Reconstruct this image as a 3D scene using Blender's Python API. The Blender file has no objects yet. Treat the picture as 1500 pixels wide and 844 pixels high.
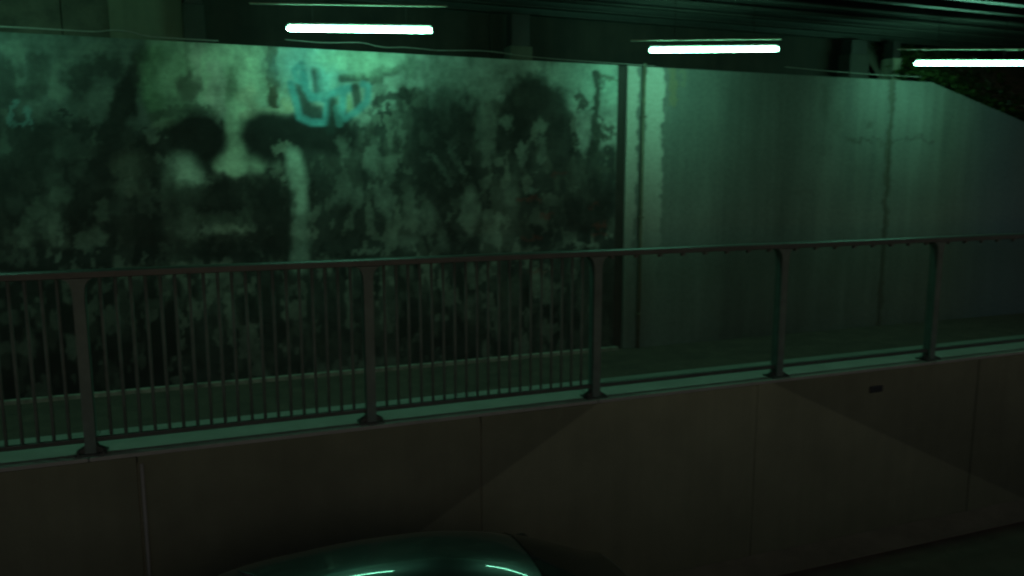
import bpy, bmesh, math, random
import numpy as np

# ------------------------------------------------------------------ camera, world, exposure
random.seed(7)
rng = np.random.default_rng(7)
SC = bpy.context.scene
COL = SC.collection

F_PX, W_PX, H_PX = 1150.0, 1500.0, 844.0
PITCH = math.atan(170.0 / F_PX)
YAW = math.radians(20.86)
EYE = np.array([0.0, 0.0, 3.5])

cam_d = bpy.data.cameras.new('camera')
cam = bpy.data.objects.new('camera', cam_d)
COL.objects.link(cam)
cam.location = EYE
cam.rotation_euler = (math.pi / 2 - PITCH, 0, -YAW)
cam_d.sensor_width = 36.0
cam_d.lens = 36.0 * F_PX / W_PX
cam_d.clip_end = 2000
cam_d.dof.use_dof = True
cam_d.dof.focus_distance = 3.4
cam_d.dof.aperture_fstop = 2.2
cam_d.dof.aperture_ratio = 0.5      # the lens draws sideways ovals out of focus
SC.camera = cam

world = bpy.data.worlds.new('World')
SC.world = world
world.use_nodes = True
wn = world.node_tree.nodes
sky = wn.new('ShaderNodeTexSky')
sky.sky_type = 'NISHITA'
sky.sun_disc = False
sky.sun_elevation = math.radians(25.0)
sky.sun_rotation = math.radians(180)
wn['Background'].inputs['Strength'].default_value = 0.030
world.node_tree.links.new(sky.outputs[0], wn['Background'].inputs['Color'])

SC.view_settings.view_transform = 'Standard'
SC.view_settings.look = 'None'
SC.view_settings.exposure = 0.0
SC.view_settings.gamma = 1.0
SC.cycles.filter_width = 1.9
SC.cycles.max_bounces = 6
SC.cycles.sample_clamp_indirect = 4.0

TUBE_EMIT = (18.5, 71.0, 44.0)          # greenish fluorescent light

# ------------------------------------------------------------------ places read from the photograph
_fw = np.array([math.sin(YAW) * math.cos(PITCH), math.cos(YAW) * math.cos(PITCH), -math.sin(PITCH)])
_rt = np.array([math.cos(YAW), -math.sin(YAW), 0.0])
_up = np.cross(_rt, _fw)


def on_wall(u, v, y):
    """the point of the upright plane at depth y that a photo pixel looks at"""
    d = _fw + _rt * (u - 750) / F_PX - _up * (v - 422) / F_PX
    p = EYE + d * (y / d[1])
    return p


Y_RET = 6.0       # face of the retaining wall
Y_RAIL = 6.1      # centre line of the railing
Y_WALL = 7.73     # face of the painted abutment wall
Y_BACK = 8.45      # back wall above the bearing shelf
Z_ROAD = -0.36
Z_WALK = 1.51
Z_TOP = 4.637
Z_SOFF = 5.24
X_L, X_R = -8.0, 21.0   # the two edges of the deck overhead
POSTS = [-0.89 + 2.0 * k for k in range(-2, 8)]

# ------------------------------------------------------------------ helpers


def tag(o, label, cat, group=None):
    o['label'] = label
    o['category'] = cat
    if group:
        o['group'] = group
    return o


def thing(name, label, cat, loc=(0, 0, 0), group=None):
    o = bpy.data.objects.new(name, None)
    o.empty_display_size = 0.1
    COL.objects.link(o)
    o.location = loc
    return tag(o, label, cat, group)


def wloc(o):
    p = np.zeros(3)
    while o is not None:
        p += np.array(o.location)
        o = o.parent
    return p


def obj(name, verts, faces, mat, parent=None, smooth=False, bevel=0.0, seg=2, kind=None):
    off = wloc(parent) if parent is not None else np.zeros(3)
    v = np.asarray(verts, float) - off
    me = bpy.data.meshes.new(name)
    me.from_pydata(v.tolist(), [], [list(f) for f in faces])
    me.materials.append(mat)
    if smooth:
        me.polygons.foreach_set('use_smooth', [True] * len(me.polygons))
    me.update()
    o = bpy.data.objects.new(name, me)
    COL.objects.link(o)
    o.parent = parent
    if kind:
        o['kind'] = kind
    if bevel:
        m = o.modifiers.new('edge', 'BEVEL')
        m.width = bevel
        m.segments = seg
        m.limit_method = 'ANGLE'
    return o


def inst(name, mesh, loc, parent, rotz=0.0):
    o = bpy.data.objects.new(name, mesh)
    COL.objects.link(o)
    o.parent = parent
    o.location = np.asarray(loc, float) - (wloc(parent) if parent is not None else 0)
    o.rotation_euler = (0, 0, rotz)
    return o


class G:
    """collects vertices and faces of ONE mesh"""
    def __init__(s):
        s.v, s.f = [], []

    def box(s, x0, x1, y0, y1, z0, z1):
        n = len(s.v)
        s.v += [(x0, y0, z0), (x1, y0, z0), (x1, y1, z0), (x0, y1, z0), (x0, y0, z1), (x1, y0, z1), (x1, y1, z1), (x0, y1, z1)]
        s.f += [tuple(n + i for i in q) for q in ((0, 3, 2, 1), (4, 5, 6, 7), (0, 1, 5, 4), (1, 2, 6, 5), (2, 3, 7, 6), (3, 0, 4, 7))]
        return s

    def obox(s, c, ax, hx, hy, z0, z1):
        """box centred at c (x, y), long axis at angle ax, half sizes hx, hy"""
        n = len(s.v)
        ca, sa = math.cos(ax), math.sin(ax)
        for z in (z0, z1):
            for (a, b) in ((-hx, -hy), (hx, -hy), (hx, hy), (-hx, hy)):
                s.v.append((c[0] + a * ca - b * sa, c[1] + a * sa + b * ca, z))
        s.f += [tuple(n + i for i in q) for q in ((0, 3, 2, 1), (4, 5, 6, 7), (0, 1, 5, 4), (1, 2, 6, 5), (2, 3, 7, 6), (3, 0, 4, 7))]
        return s

    def tube(s, pts, r, k=10, cap=True):
        """round bar along a polyline; r is a number or one radius per point"""
        P = np.asarray(pts, float)
        rr = np.full(len(P), r) if np.isscalar(r) else np.asarray(r, float)
        T = np.gradient(P, axis=0)
        n0 = len(s.v)
        ref = np.array([0, 0, 1.0])
        for i in range(len(P)):
            t = T[i] / (np.linalg.norm(T[i]) + 1e-12)
            if abs(t @ ref) > 0.95:
                a = np.cross(t, np.array([0, 1.0, 0]))
            else:
                a = np.cross(t, ref)
            a /= np.linalg.norm(a)
            b = np.cross(t, a)
            for j in range(k):
                q = 2 * math.pi * j / k
                s.v.append(tuple(P[i] + rr[i] * (math.cos(q) * a + math.sin(q) * b)))
        for i in range(len(P) - 1):
            for j in range(k):
                j2 = (j + 1) % k
                s.f.append((n0 + i * k + j, n0 + i * k + j2, n0 + (i + 1) * k + j2, n0 + (i + 1) * k + j))
        if cap:
            s.f.append(tuple(n0 + j for j in range(k))[::-1])
            s.f.append(tuple(n0 + (len(P) - 1) * k + j for j in range(k)))
        return s

    def prism_xz(s, pts, y0, y1):
        n = len(s.v)
        m = len(pts)
        s.v += [(x, y0, z) for x, z in pts] + [(x, y1, z) for x, z in pts]
        s.f.append(tuple(n + i for i in range(m)))
        s.f.append(tuple(n + m + i for i in range(m))[::-1])
        for i in range(m):
            j = (i + 1) % m
            s.f.append((n + i, n + m + i, n + m + j, n + j))
        return s

    def prism_yz(s, pts, x0, x1):
        n = len(s.v)
        m = len(pts)
        s.v += [(x0, y, z) for y, z in pts] + [(x1, y, z) for y, z in pts]
        s.f.append(tuple(n + i for i in range(m))[::-1])
        s.f.append(tuple(n + m + i for i in range(m)))
        for i in range(m):
            j = (i + 1) % m
            s.f.append((n + i, n + j, n + m + j, n + m + i))
        return s

    def make(s, name, mat, parent=None, **kw):
        o = obj(name, s.v, s.f, mat, parent, **kw)
        bm = bmesh.new()
        bm.from_mesh(o.data)
        bmesh.ops.recalc_face_normals(bm, faces=bm.faces)
        bm.to_mesh(o.data)
        bm.free()
        return o


# ------------------------------------------------------------------ materials
def new_mat(name):
    m = bpy.data.materials.new(name)
    m.use_nodes = True
    return m, m.node_tree.nodes, m.node_tree.links, m.node_tree.nodes['Principled BSDF']


def surf(name, col, rough=0.7, var=0.35, scale=3.0, streak=0.0, bump=0.15, bscale=40, metal=0.0, spec=0.5, coat=0.0, col2=None):
    """procedural surface: world-space mottling, vertical dirt streaks, fine relief"""
    m, n, l, b = new_mat(name)
    geo = n.new('ShaderNodeNewGeometry')
    no = n.new('ShaderNodeTexNoise')
    no.inputs['Scale'].default_value = scale
    no.inputs['Detail'].default_value = 8
    no.inputs['Roughness'].default_value = 0.65
    l.new(geo.outputs['Position'], no.inputs['Vector'])
    ramp = n.new('ShaderNodeValToRGB')
    c = np.array(col)
    c2 = np.array(col2) if col2 is not None else c * (1 + var)
    c1 = c * (1 - var)
    ramp.color_ramp.elements[0].position = 0.3
    ramp.color_ramp.elements[1].position = 0.7
    ramp.color_ramp.elements[0].color = (*c1, 1)
    ramp.color_ramp.elements[1].color = (*c2, 1)
    l.new(no.outputs['Fac'], ramp.inputs['Fac'])
    out = ramp.outputs['Color']
    if streak:
        mp = n.new('ShaderNodeMapping')
        mp.inputs['Scale'].default_value = (5, 5, 0.35)
        l.new(geo.outputs['Position'], mp.inputs['Vector'])
        n2 = n.new('ShaderNodeTexNoise')
        n2.inputs['Scale'].default_value = 1.6
        n2.inputs['Detail'].default_value = 6
        l.new(mp.outputs['Vector'], n2.inputs['Vector'])
        mr = n.new('ShaderNodeMapRange')
        mr.inputs['From Min'].default_value = 0.35
        mr.inputs['From Max'].default_value = 0.65
        mr.inputs['To Min'].default_value = 1 - streak
        mr.inputs['To Max'].default_value = 0.94
        l.new(n2.outputs['Fac'], mr.inputs['Value'])
        mx = n.new('ShaderNodeMix')
        mx.data_type = 'RGBA'
        mx.blend_type = 'MULTIPLY'
        mx.inputs['Factor'].default_value = 1
        l.new(out, mx.inputs[6])
        l.new(mr.outputs['Result'], mx.inputs[7])
        out = mx.outputs[2]
    l.new(out, b.inputs['Base Color'])
    b.inputs['Roughness'].default_value = rough
    b.inputs['Metallic'].default_value = metal
    b.inputs['Specular IOR Level'].default_value = spec
    b.inputs['Coat Weight'].default_value = coat
    if bump:
        n3 = n.new('ShaderNodeTexNoise')
        n3.inputs['Scale'].default_value = bscale
        n3.inputs['Detail'].default_value = 5
        l.new(geo.outputs['Position'], n3.inputs['Vector'])
        bp = n.new('ShaderNodeBump')
        bp.inputs['Strength'].default_value = bump
        bp.inputs['Distance'].default_value = 0.01
        l.new(n3.outputs['Fac'], bp.inputs['Height'])
        l.new(bp.outputs['Normal'], b.inputs['Normal'])
    return m


def emit(name, col, s=1.0):
    m, n, l, b = new_mat(name)
    b.inputs['Base Color'].default_value = (0.8, 0.8, 0.8, 1)
    b.inputs['Emission Color'].default_value = (*[c / max(col) for c in col], 1)
    b.inputs['Emission Strength'].default_value = max(col) * s
    return m


M = {}
M['asphalt'] = surf('asphalt', (0.12, 0.075, 0.055), 0.85, 0.3, 2.0, bump=0.5, bscale=120)
M['ground'] = surf('earth', (0.06, 0.055, 0.04), 0.95, 0.4, 1.0, bump=0.6, bscale=20)
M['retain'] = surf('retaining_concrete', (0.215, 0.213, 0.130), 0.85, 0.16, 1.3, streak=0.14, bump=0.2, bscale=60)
def slant_tone(m):
    """a paler area in the middle of the wall, its two edges slanting"""
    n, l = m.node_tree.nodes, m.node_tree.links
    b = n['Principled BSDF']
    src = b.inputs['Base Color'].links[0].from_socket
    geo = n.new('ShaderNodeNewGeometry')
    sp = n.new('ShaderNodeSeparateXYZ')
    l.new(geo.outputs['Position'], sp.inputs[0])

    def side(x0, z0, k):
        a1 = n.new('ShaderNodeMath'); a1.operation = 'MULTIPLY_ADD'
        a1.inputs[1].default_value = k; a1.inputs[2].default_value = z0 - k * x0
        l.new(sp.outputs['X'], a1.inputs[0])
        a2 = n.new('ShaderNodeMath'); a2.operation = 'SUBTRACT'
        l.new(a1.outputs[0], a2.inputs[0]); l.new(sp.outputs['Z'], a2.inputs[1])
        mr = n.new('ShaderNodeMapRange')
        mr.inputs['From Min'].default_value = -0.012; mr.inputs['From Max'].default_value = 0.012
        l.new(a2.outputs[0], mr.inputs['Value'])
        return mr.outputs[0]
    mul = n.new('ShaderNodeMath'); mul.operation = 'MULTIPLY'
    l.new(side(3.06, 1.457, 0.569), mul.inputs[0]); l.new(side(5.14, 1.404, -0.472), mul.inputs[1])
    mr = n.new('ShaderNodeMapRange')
    mr.inputs['To Min'].default_value = 0.64; mr.inputs['To Max'].default_value = 0.94  # darker outside the slanting edges, paler between them
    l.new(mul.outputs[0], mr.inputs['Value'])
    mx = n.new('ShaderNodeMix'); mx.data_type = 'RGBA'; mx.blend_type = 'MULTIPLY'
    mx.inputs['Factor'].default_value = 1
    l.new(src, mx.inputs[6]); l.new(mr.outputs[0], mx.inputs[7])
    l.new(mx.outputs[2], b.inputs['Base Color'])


slant_tone(M['retain'])
M['gutter'] = surf('gutter_concrete', (0.25, 0.225, 0.15), 0.85, 0.2, 2.5, bump=0.25)
M['coping'] = surf('coping_concrete', (0.235, 0.22, 0.195), 0.8, 0.15, 3.0, bump=0.2)
M['walk'] = surf('walkway_concrete', (0.36, 0.37, 0.33), 0.85, 0.3, 4.0, bump=0.3)
M['pave'] = surf('walkway_asphalt', (0.080, 0.049, 0.037), 0.9, 0.35, 5.0, bump=0.4, bscale=90)
M['skirt'] = surf('skirting_concrete', (0.20, 0.19, 0.15), 0.85, 0.5, 9.0, bump=0.3)
M['plinth'] = surf('plinth_concrete', (0.17, 0.17, 0.12), 0.85, 0.35, 5.0, streak=0.4, bump=0.3)
M['back'] = surf('dark_backwall_concrete', (0.020, 0.016, 0.011), 0.85, 0.6, 2.0, streak=0.4, bump=0.3)  # near-black tone for the back panels right of the pale one
M['back_pale'] = surf('pale_backwall_concrete', (0.125, 0.125, 0.085), 0.85, 0.25, 1.5, streak=0.3, bump=0.2)
M['shelf'] = surf('shelf_concrete', (0.06, 0.055, 0.04), 0.9, 0.5, 4.0, bump=0.5)
M['joint'] = surf('bitumen_joint', (0.018, 0.016, 0.012), 0.8, 0.4, 6.0)
M['steel_dark'] = surf('sooty_deck_steel', (0.012, 0.011, 0.010), 0.55, 0.4, 4.0, bump=0.1)
M['rail'] = surf('railing_paint', (0.04, 0.044, 0.038), 0.42, 0.25, 7.0, bump=0.1)
M['post'] = surf('post_paint', (0.07, 0.10, 0.085), 0.5, 0.25, 7.0, bump=0.1)
M['bar'] = surf('baluster_paint', (0.085, 0.105, 0.09), 0.8, 0.25, 7.0, bump=0.1)
M['galv'] = surf('galvanised_channel', (0.30, 0.31, 0.24), 0.4, 0.2, 8.0, bump=0.05)
M['rib'] = surf('rib_steel', (0.020, 0.019, 0.016), 0.6, 0.3, 6.0, bump=0.04)
M['housing'] = surf('lamp_housing_paint', (0.30, 0.31, 0.28), 0.5, 0.1, 8.0, bump=0.05)
M['plastic'] = surf('black_plastic', (0.02, 0.02, 0.02), 0.5, 0.2, 10)
M['cable'] = surf('grey_cable', (0.16, 0.16, 0.14), 0.5, 0.2, 10, bump=0)
M['rust'] = surf('rusty_pipe', (0.10, 0.10, 0.065), 0.7, 0.4, 9, bump=0.3)
M['tube'] = emit('fluorescent_tube', TUBE_EMIT)


def leaf_mat():
    m, n, l, b = new_mat('ivy_leaf')
    oi = n.new('ShaderNodeNewGeometry')
    no = n.new('ShaderNodeTexNoise')
    no.inputs['Scale'].default_value = 9
    l.new(oi.outputs['Position'], no.inputs['Vector'])
    r = n.new('ShaderNodeValToRGB')
    r.color_ramp.elements[0].position = .35
    r.color_ramp.elements[1].position = .65
    r.color_ramp.elements[0].color = (0.010, 0.020, 0.006, 1)
    r.color_ramp.elements[1].color = (0.035, 0.06, 0.013, 1)
    l.new(no.outputs['Fac'], r.inputs['Fac'])
    l.new(r.outputs['Color'], b.inputs['Base Color'])
    b.inputs['Roughness'].default_value = 0.45
    return m


M['leaf'] = leaf_mat()


def painted_mat(name, rough=0.75):
    """spray paint and stains carried by the wall's own colour layer, with grain and relief on top"""
    m, n, l, b = new_mat(name)
    at = n.new('ShaderNodeAttribute')
    at.attribute_name = 'paint'
    geo = n.new('ShaderNodeNewGeometry')
    no = n.new('ShaderNodeTexNoise')
    no.inputs['Scale'].default_value = 22
    no.inputs['Detail'].default_value = 6
    no.inputs['Roughness'].default_value = 0.7
    l.new(geo.outputs['Position'], no.inputs['Vector'])
    mr = n.new('ShaderNodeMapRange')
    mr.inputs['From Min'].default_value = 0.3
    mr.inputs['From Max'].default_value = 0.7
    mr.inputs['To Min'].default_value = 0.82
    mr.inputs['To Max'].default_value = 1.12
    l.new(no.outputs['Fac'], mr.inputs['Value'])
    mx = n.new('ShaderNodeMix')
    mx.data_type = 'RGBA'
    mx.blend_type = 'MULTIPLY'
    mx.inputs['Factor'].default_value = 1
    l.new(at.outputs['Color'], mx.inputs[6])
    l.new(mr.outputs['Result'], mx.inputs[7])
    l.new(mx.outputs[2], b.inputs['Base Color'])
    b.inputs['Roughness'].default_value = rough
    b.inputs['Specular IOR Level'].default_value = 0.3
    n3 = n.new('ShaderNodeTexNoise')
    n3.inputs['Scale'].default_value = 14
    n3.inputs['Detail'].default_value = 8
    l.new(geo.outputs['Position'], n3.inputs['Vector'])
    bp = n.new('ShaderNodeBump')
    bp.inputs['Strength'].default_value = 0.25
    bp.inputs['Distance'].default_value = 0.015
    l.new(n3.outputs['Fac'], bp.inputs['Height'])
    l.new(bp.outputs['Normal'], b.inputs['Normal'])
    return m


M['mural'] = painted_mat('sprayed_concrete')


def glaze_mat():
    """smoky sheet added to darken the view through the right bays"""
    m, n, l, b = new_mat('smoky_added_sheet')
    out = n['Material Output']
    tr = n.new('ShaderNodeBsdfTransparent')
    tr.inputs['Color'].default_value = (0.90, 0.93, 0.91, 1)
    mix = n.new('ShaderNodeMixShader')
    mix.inputs['Fac'].default_value = 0.06
    b.inputs['Base Color'].default_value = (0.10, 0.10, 0.09, 1)
    b.inputs['Roughness'].default_value = 0.5
    b.inputs['Specular IOR Level'].default_value = 0.1
    l.new(tr.outputs[0], mix.inputs[1])
    l.new(b.outputs[0], mix.inputs[2])
    l.new(mix.outputs[0], out.inputs['Surface'])
    return m


M['glaze'] = glaze_mat()

# ------------------------------------------------------------------ the wall's paint layer (numpy)


def vnoise(x, y, seed):
    xi, yi = np.floor(x).astype(int), np.floor(y).astype(int)
    fx, fy = x - xi, y - yi
    fx, fy = fx * fx * (3 - 2 * fx), fy * fy * (3 - 2 * fy)

    def h(a, b):
        n = (a * 374761393 + b * 668265263 + seed * 1274126177) & 0x7fffffff
        n = ((n ^ (n >> 13)) * 1103515245 + 12345) & 0x7fffffff
        n = ((n ^ (n >> 15)) * 1103515245 + 12345) & 0x7fffffff
        return (n >> 8) / float(0x7fffff)
    return (h(xi, yi) * (1 - fx) + h(xi + 1, yi) * fx) * (1 - fy) + (h(xi, yi + 1) * (1 - fx) + h(xi + 1, yi + 1) * fx) * fy


def fbm(x, y, seed, o=4):
    s, a, t = 0, 1.0, 0
    for k in range(o):
        s = s + a * vnoise(x * 2 ** k, y * 2 ** k, seed + k)
        t += a
        a *= 0.55
    return s / t


def sst(e0, e1, x):
    t = np.clip((x - e0) / (e1 - e0), 0, 1)
    return t * t * (3 - 2 * t)


def wp(u, v):
    p = on_wall(u, v, Y_WALL)
    return p[0], p[2]


PX = 0.0070     # metres of wall for one photo pixel


class Painter:
    def __init__(s, X, Z):
        s.X0, s.Z0 = X, Z
        wx = fbm(X * 7, Z * 7, 11, 3) - 0.5
        wz = fbm(X * 7, Z * 7, 31, 3) - 0.5
        vx = fbm(X * 24, Z * 17, 13, 3) - 0.5
        vz = fbm(X * 24, Z * 17, 37, 3) - 0.5
        s.X, s.Z = X + wx * 0.09 + vx * 0.085, Z + wz * 0.09 + vz * 0.12
        s.XL, s.ZL = X + wx * 0.05 + vx * 0.02, Z + wz * 0.05 + vz * 0.03
        s.C = np.zeros(X.shape + (3,))

    def calm(s, on):
        """smoother, hand-held spray for the main shapes; ragged wear for the rest"""
        s.X, s.Z, s.XL, s.ZL = s.XL, s.ZL, s.X, s.Z

    def lay(s, mask, col):
        m = np.clip(mask, 0, 1)[..., None]
        s.C = s.C * (1 - m) + np.array(col) * m

    def blob(s, u, v, ru, rv, col, a=1.0, rot=0.0, soft=0.32):
        cx, cz = wp(u, v)
        dx, dz = s.X - cx, s.Z - cz
        q = math.radians(rot)
        a1 = (dx * math.cos(q) + dz * math.sin(q)) / (ru * PX)
        b1 = (-dx * math.sin(q) + dz * math.cos(q)) / (rv * PX)
        s.lay(a * (1 - sst(1 - soft, 1 + soft, np.sqrt(a1 * a1 + b1 * b1))), col)

    def stroke(s, pts, w, col, a=1.0, soft=0.42, warp=True):
        X, Z = (s.X, s.Z) if warp else (s.X0, s.Z0)
        P = [wp(*p) for p in pts]
        d = np.full(X.shape, 9.0)
        for (x0, z0), (x1, z1) in zip(P[:-1], P[1:]):
            ex, ez = x1 - x0, z1 - z0
            t = np.clip(((X - x0) * ex + (Z - z0) * ez) / (ex * ex + ez * ez + 1e-9), 0, 1)
            d = np.minimum(d, np.hypot(X - x0 - t * ex, Z - z0 - t * ez))
        r = w * PX / 2
        s.lay(a * (1 - sst(1 - soft, 1 + soft, d / r)), col)


DARK = (0.014, 0.016, 0.014)
MID = (0.085, 0.10, 0.082)
PALE = (0.36, 0.38, 0.31)
TEAL = (0.10, 0.33, 0.36)


def zline(pairs, X):
    """height on the wall of a line drawn through photo pixels, for every X"""
    P = sorted(wp(u, v) for u, v in pairs)
    return np.interp(X, [p[0] for p in P], [p[1] for p in P])


def paint_wall(X, Z):
    p = Painter(X, Z)
    n1 = fbm(X * 1.4, Z * 1.4, 3, 5)
    st = fbm(X * 9, Z * 0.7, 5, 4)
    base = np.array([0.25, 0.32, 0.275]) * (0.75 + 0.5 * n1)[..., None] * (0.82 + 0.36 * st)[..., None]
    p.C = base
    xj = on_wall(905, 250, Y_WALL)[0]
    if X.max() < xj + 0.02:                       # ------- the graffiti panels
        n2 = fbm(X * 3.2, Z * 2.2, 17, 5)
        n3 = fbm(X * 8.0, Z * 4.0, 23, 4)
        # left end: overall greyer
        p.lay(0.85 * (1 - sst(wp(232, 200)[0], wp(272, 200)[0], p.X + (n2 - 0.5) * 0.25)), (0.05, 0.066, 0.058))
        # the dark mass that fills the lower part of the painting
        zb = zline([(-200, 150), (0, 175), (120, 165), (200, 205), (255, 190), (330, 215), (400, 190), (450, 182), (520, 185), (560, 150), (610, 128), (700, 150),
                    (740, 128), (790, 108), (825, 150), (850, 200), (905, 215)], p.X)
        m = sst(-0.06, 0.10, zb - p.Z + (n2 - 0.5) * 0.5 + (n3 - 0.5) * 0.25)
        p.lay(m * (0.80 + 0.2 * n3), DARK)
        # lighter worn patches showing through the dark mass, mostly upright
        pt = sst(0.535, 0.62, fbm(X * 5.5, Z * 2.4, 41, 4))
        p.lay(pt * m * 0.75, MID)
        pt2 = sst(0.575, 0.64, fbm(X * 9, Z * 5, 47, 4))
        p.lay(pt2 * m * 0.7, (0.18, 0.215, 0.175))
        for k in range(300):
            u, v = rng.uniform(-60, 890), rng.uniform(95, 400)
            L_, q = rng.uniform(8, 34), rng.choice([1.57, 1.57, 1.2, 1.9, 0.1])
            q += rng.normal(0, 0.25)
            b_ = rng.random()
            col = DARK if b_ < 0.5 else ((0.10, 0.12, 0.10) if b_ < 0.8 else (0.19, 0.23, 0.19))
            du, dv = math.cos(q) * L_ / 2, math.sin(q) * L_ / 2
            bend = rng.normal(0, 5)
            p.stroke([(u - du, v - dv), (u + bend, v + bend * 0.3), (u + du, v + dv)], rng.uniform(3, 8), col, rng.uniform(0.45, 0.95) * (1.0 if v > 150 else 0.35), 0.4)
        p.blob(662, 250, 62, 110, DARK, 0.62, 0, 0.6)
        p.blob(520, 300, 60, 70, DARK, 0.45, 0, 0.7)
        # ---- left end: leaf shapes, ring, long dark slash
        for (u, v, a, b) in ((5, 120, 22, 30), (120, 130, 20, 22), (60, 200, 40, 26), (110, 235, 30, 30), (185, 215, 18, 22), (225, 150, 10, 26), (-60, 200, 60, 90), (175, 320, 30, 40), (100, 300, 26, 40)):
            p.blob(u, v, a, b, DARK, 0.72, 0, 0.6)
        p.blob(30, 260, 60, 70, DARK, 0.7)
        p.blob(10, 330, 40, 80, DARK, 0.6)
        for (u, v, a, b, r, o) in ((102, 100, 17, 10, -35, .8), (78, 123, 20, 12, -40, .85), (26, 75, 14, 16, 0, .6), (147, 147, 24, 16, -10, .6), (35, 118, 10, 10, 0, .5), (9, 212, 7, 14, 0, .7), (108, 220, 24, 14, 10, .5),
                                   (126, 255, 16, 12, 0, .5), (87, 275, 11, 24, 10, .55), (74, 325, 13, 30, 5, .55), (126, 360, 9, 11, 20, .8), (141, 349, 9, 12, -20, .85), (195, 245, 20, 14, 0, .5), (200, 280, 17, 8, 0, .6),
                                   (174, 302, 10, 12, 0, .4), (221, 286, 10, 8, 0, .4), (55, 160, 10, 14, 20, .4), (165, 80, 30, 12, -5, .5), (130, 78, 22, 10, 0, .4), (45, 345, 12, 18, 0, .4), (20, 300, 10, 14, 0, .25), (158, 185, 14, 22, 15, .4)):
            p.blob(u, v, a, b, (0.14, 0.18, 0.15), o * 0.68, r, 0.4)
        p.stroke([(28, 145), (14, 160), (16, 180), (30, 187), (42, 175), (42, 158)], 6, (0.10, 0.19, 0.19), 0.7)
        p.stroke([(110, 108), (140, 95), (165, 100)], 22, DARK, 0.65)
        p.stroke([(60, 90), (50, 130)], 22, DARK, 0.5)
        p.stroke([(222, 82), (203, 108), (185, 140), (165, 185), (150, 250)], 30, DARK, 0.93)
        p.stroke([(150, 250), (120, 330)], 34, DARK, 0.8)
        p.blob(195, 240, 24, 20, (0.12, 0.13, 0.10), 0.5)
        p.blob(200, 280, 17, 8, (0.15, 0.16, 0.12), 0.45)
        for (u, v) in ((138, 348), (120, 357), (150, 312), (50, 310), (40, 345), (75, 330), (85, 290)):
            p.blob(u, v, 9, 14, (0.16, 0.20, 0.16), 0.5)
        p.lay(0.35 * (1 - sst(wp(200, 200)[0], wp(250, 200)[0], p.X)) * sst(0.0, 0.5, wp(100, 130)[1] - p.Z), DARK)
        # ---- the face in the middle: pale brow, dark sockets, pale nose and cheeks, dark mouth
        p.blob(335, 105, 75, 48, (0.46, 0.60, 0.44), 0.9, 0, 0.6)
        p.stroke([(288, 62), (285, 120)], 12, (0.42, 0.46, 0.38), 0.6)
        p.blob(248, 120, 30, 55, (0.16, 0.30, 0.17), 0.55)
        p.stroke([(275, 62), (273, 112)], 9, (0.12, 0.15, 0.11), 0.5)
        p.blob(276, 128, 16, 18, (0.09, 0.10, 0.08), 0.75)
        p.blob(318, 130, 12, 36, (0.44, 0.48, 0.40), 0.7)
        p.blob(340, 130, 8, 28, (0.13, 0.19, 0.12), 0.6)
        p.blob(362, 150, 14, 22, (0.44, 0.47, 0.34), 0.7)
        p.stroke([(225, 168), (262, 160), (300, 158)], 14, (0.06, 0.08, 0.06), 0.75)
        p.stroke([(230, 184), (262, 178)], 12, (0.17, 0.20, 0.15), 0.55)
        p.calm(True)
        p.stroke([(348, 160), (345, 200), (346, 245)], 26, (0.42, 0.55, 0.40), 0.95)
        p.stroke([(325, 238), (375, 242)], 24, (0.38, 0.50, 0.37), 0.8)
        p.stroke([(360, 168), (398, 164), (430, 160)], 13, (0.42, 0.46, 0.34), 0.8)
        p.blob(291, 203, 36, 34, DARK, 1.0, 0, 0.25)
        p.blob(392, 200, 38, 32, DARK, 1.0, 0, 0.3)
        p.stroke([(392, 196), (450, 195), (500, 205)], 46, DARK, 0.97, 0.4)
        p.blob(268, 262, 22, 28, (0.42, 0.56, 0.45), 0.85, 0, 0.6)
        p.stroke([(262, 285), (266, 340), (275, 380)], 36, (0.13, 0.16, 0.13), 0.6)
        p.stroke([(438, 280), (440, 320), (437, 390)], 22, (0.24, 0.32, 0.26), 0.75, 0.6)
        p.stroke([(430, 228), (434, 250), (437, 275), (438, 300)], 20, (0.42, 0.56, 0.45), 0.85, 0.7)
        p.calm(False)
        p.blob(412, 217, 11, 8, (0.24, 0.28, 0.22), 0.8)
        p.blob(406, 250, 8, 10, (0.16, 0.19, 0.15), 0.6)
        p.blob(375, 262, 12, 14, (0.13, 0.15, 0.12), 0.5)
        p.blob(340, 290, 80, 24, DARK, 0.80)
        p.blob(342, 318, 60, 10, (0.06, 0.075, 0.06), 0.7)
        for k, u in enumerate((322, 331, 340, 349, 358)):
            p.blob(u, 337 - (k % 2), 6, 8, (0.20, 0.23, 0.18), 0.55)
        p.blob(345, 362, 80, 20, DARK, 0.85)
        p.blob(400, 320, 26, 55, DARK, 0.8)
        p.blob(232, 300, 26, 75, DARK, 0.65)
        # ---- brown leak below the joint
        p.stroke([(400, 60), (401, 150)], 12, (0.05, 0.04, 0.022), 0.9)
        p.stroke([(404, 60), (404, 120)], 26, (0.12, 0.10, 0.055), 0.5)
        p.blob(428, 150, 8, 12, (0.40, 0.42, 0.28), 0.7)
        # ---- the teal tag
        c = lambda x, y: (380 + x / 5.275, 60 + y / 5.275)
        p.blob(458, 98, 46, 34, (0.27, 0.52, 0.54), 0.85, 0, 0.6)
        p.blob(488, 118, 14, 34, (0.22, 0.42, 0.38), 0.7, 0, 0.6)
        p.stroke([c(300, 380), c(360, 520), c(430, 570)], 22, (0.03, 0.05, 0.05), 0.85, 0.7, warp=False)
        p.stroke([c(430, 240), c(455, 400)], 12, (0.03, 0.04, 0.04), 0.85, 0.7, warp=False)
        p.stroke([c(330, 175), c(265, 230), c(290, 300), c(350, 330), c(330, 200)], 8, TEAL, 0.8, 0.6, warp=False)
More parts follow.
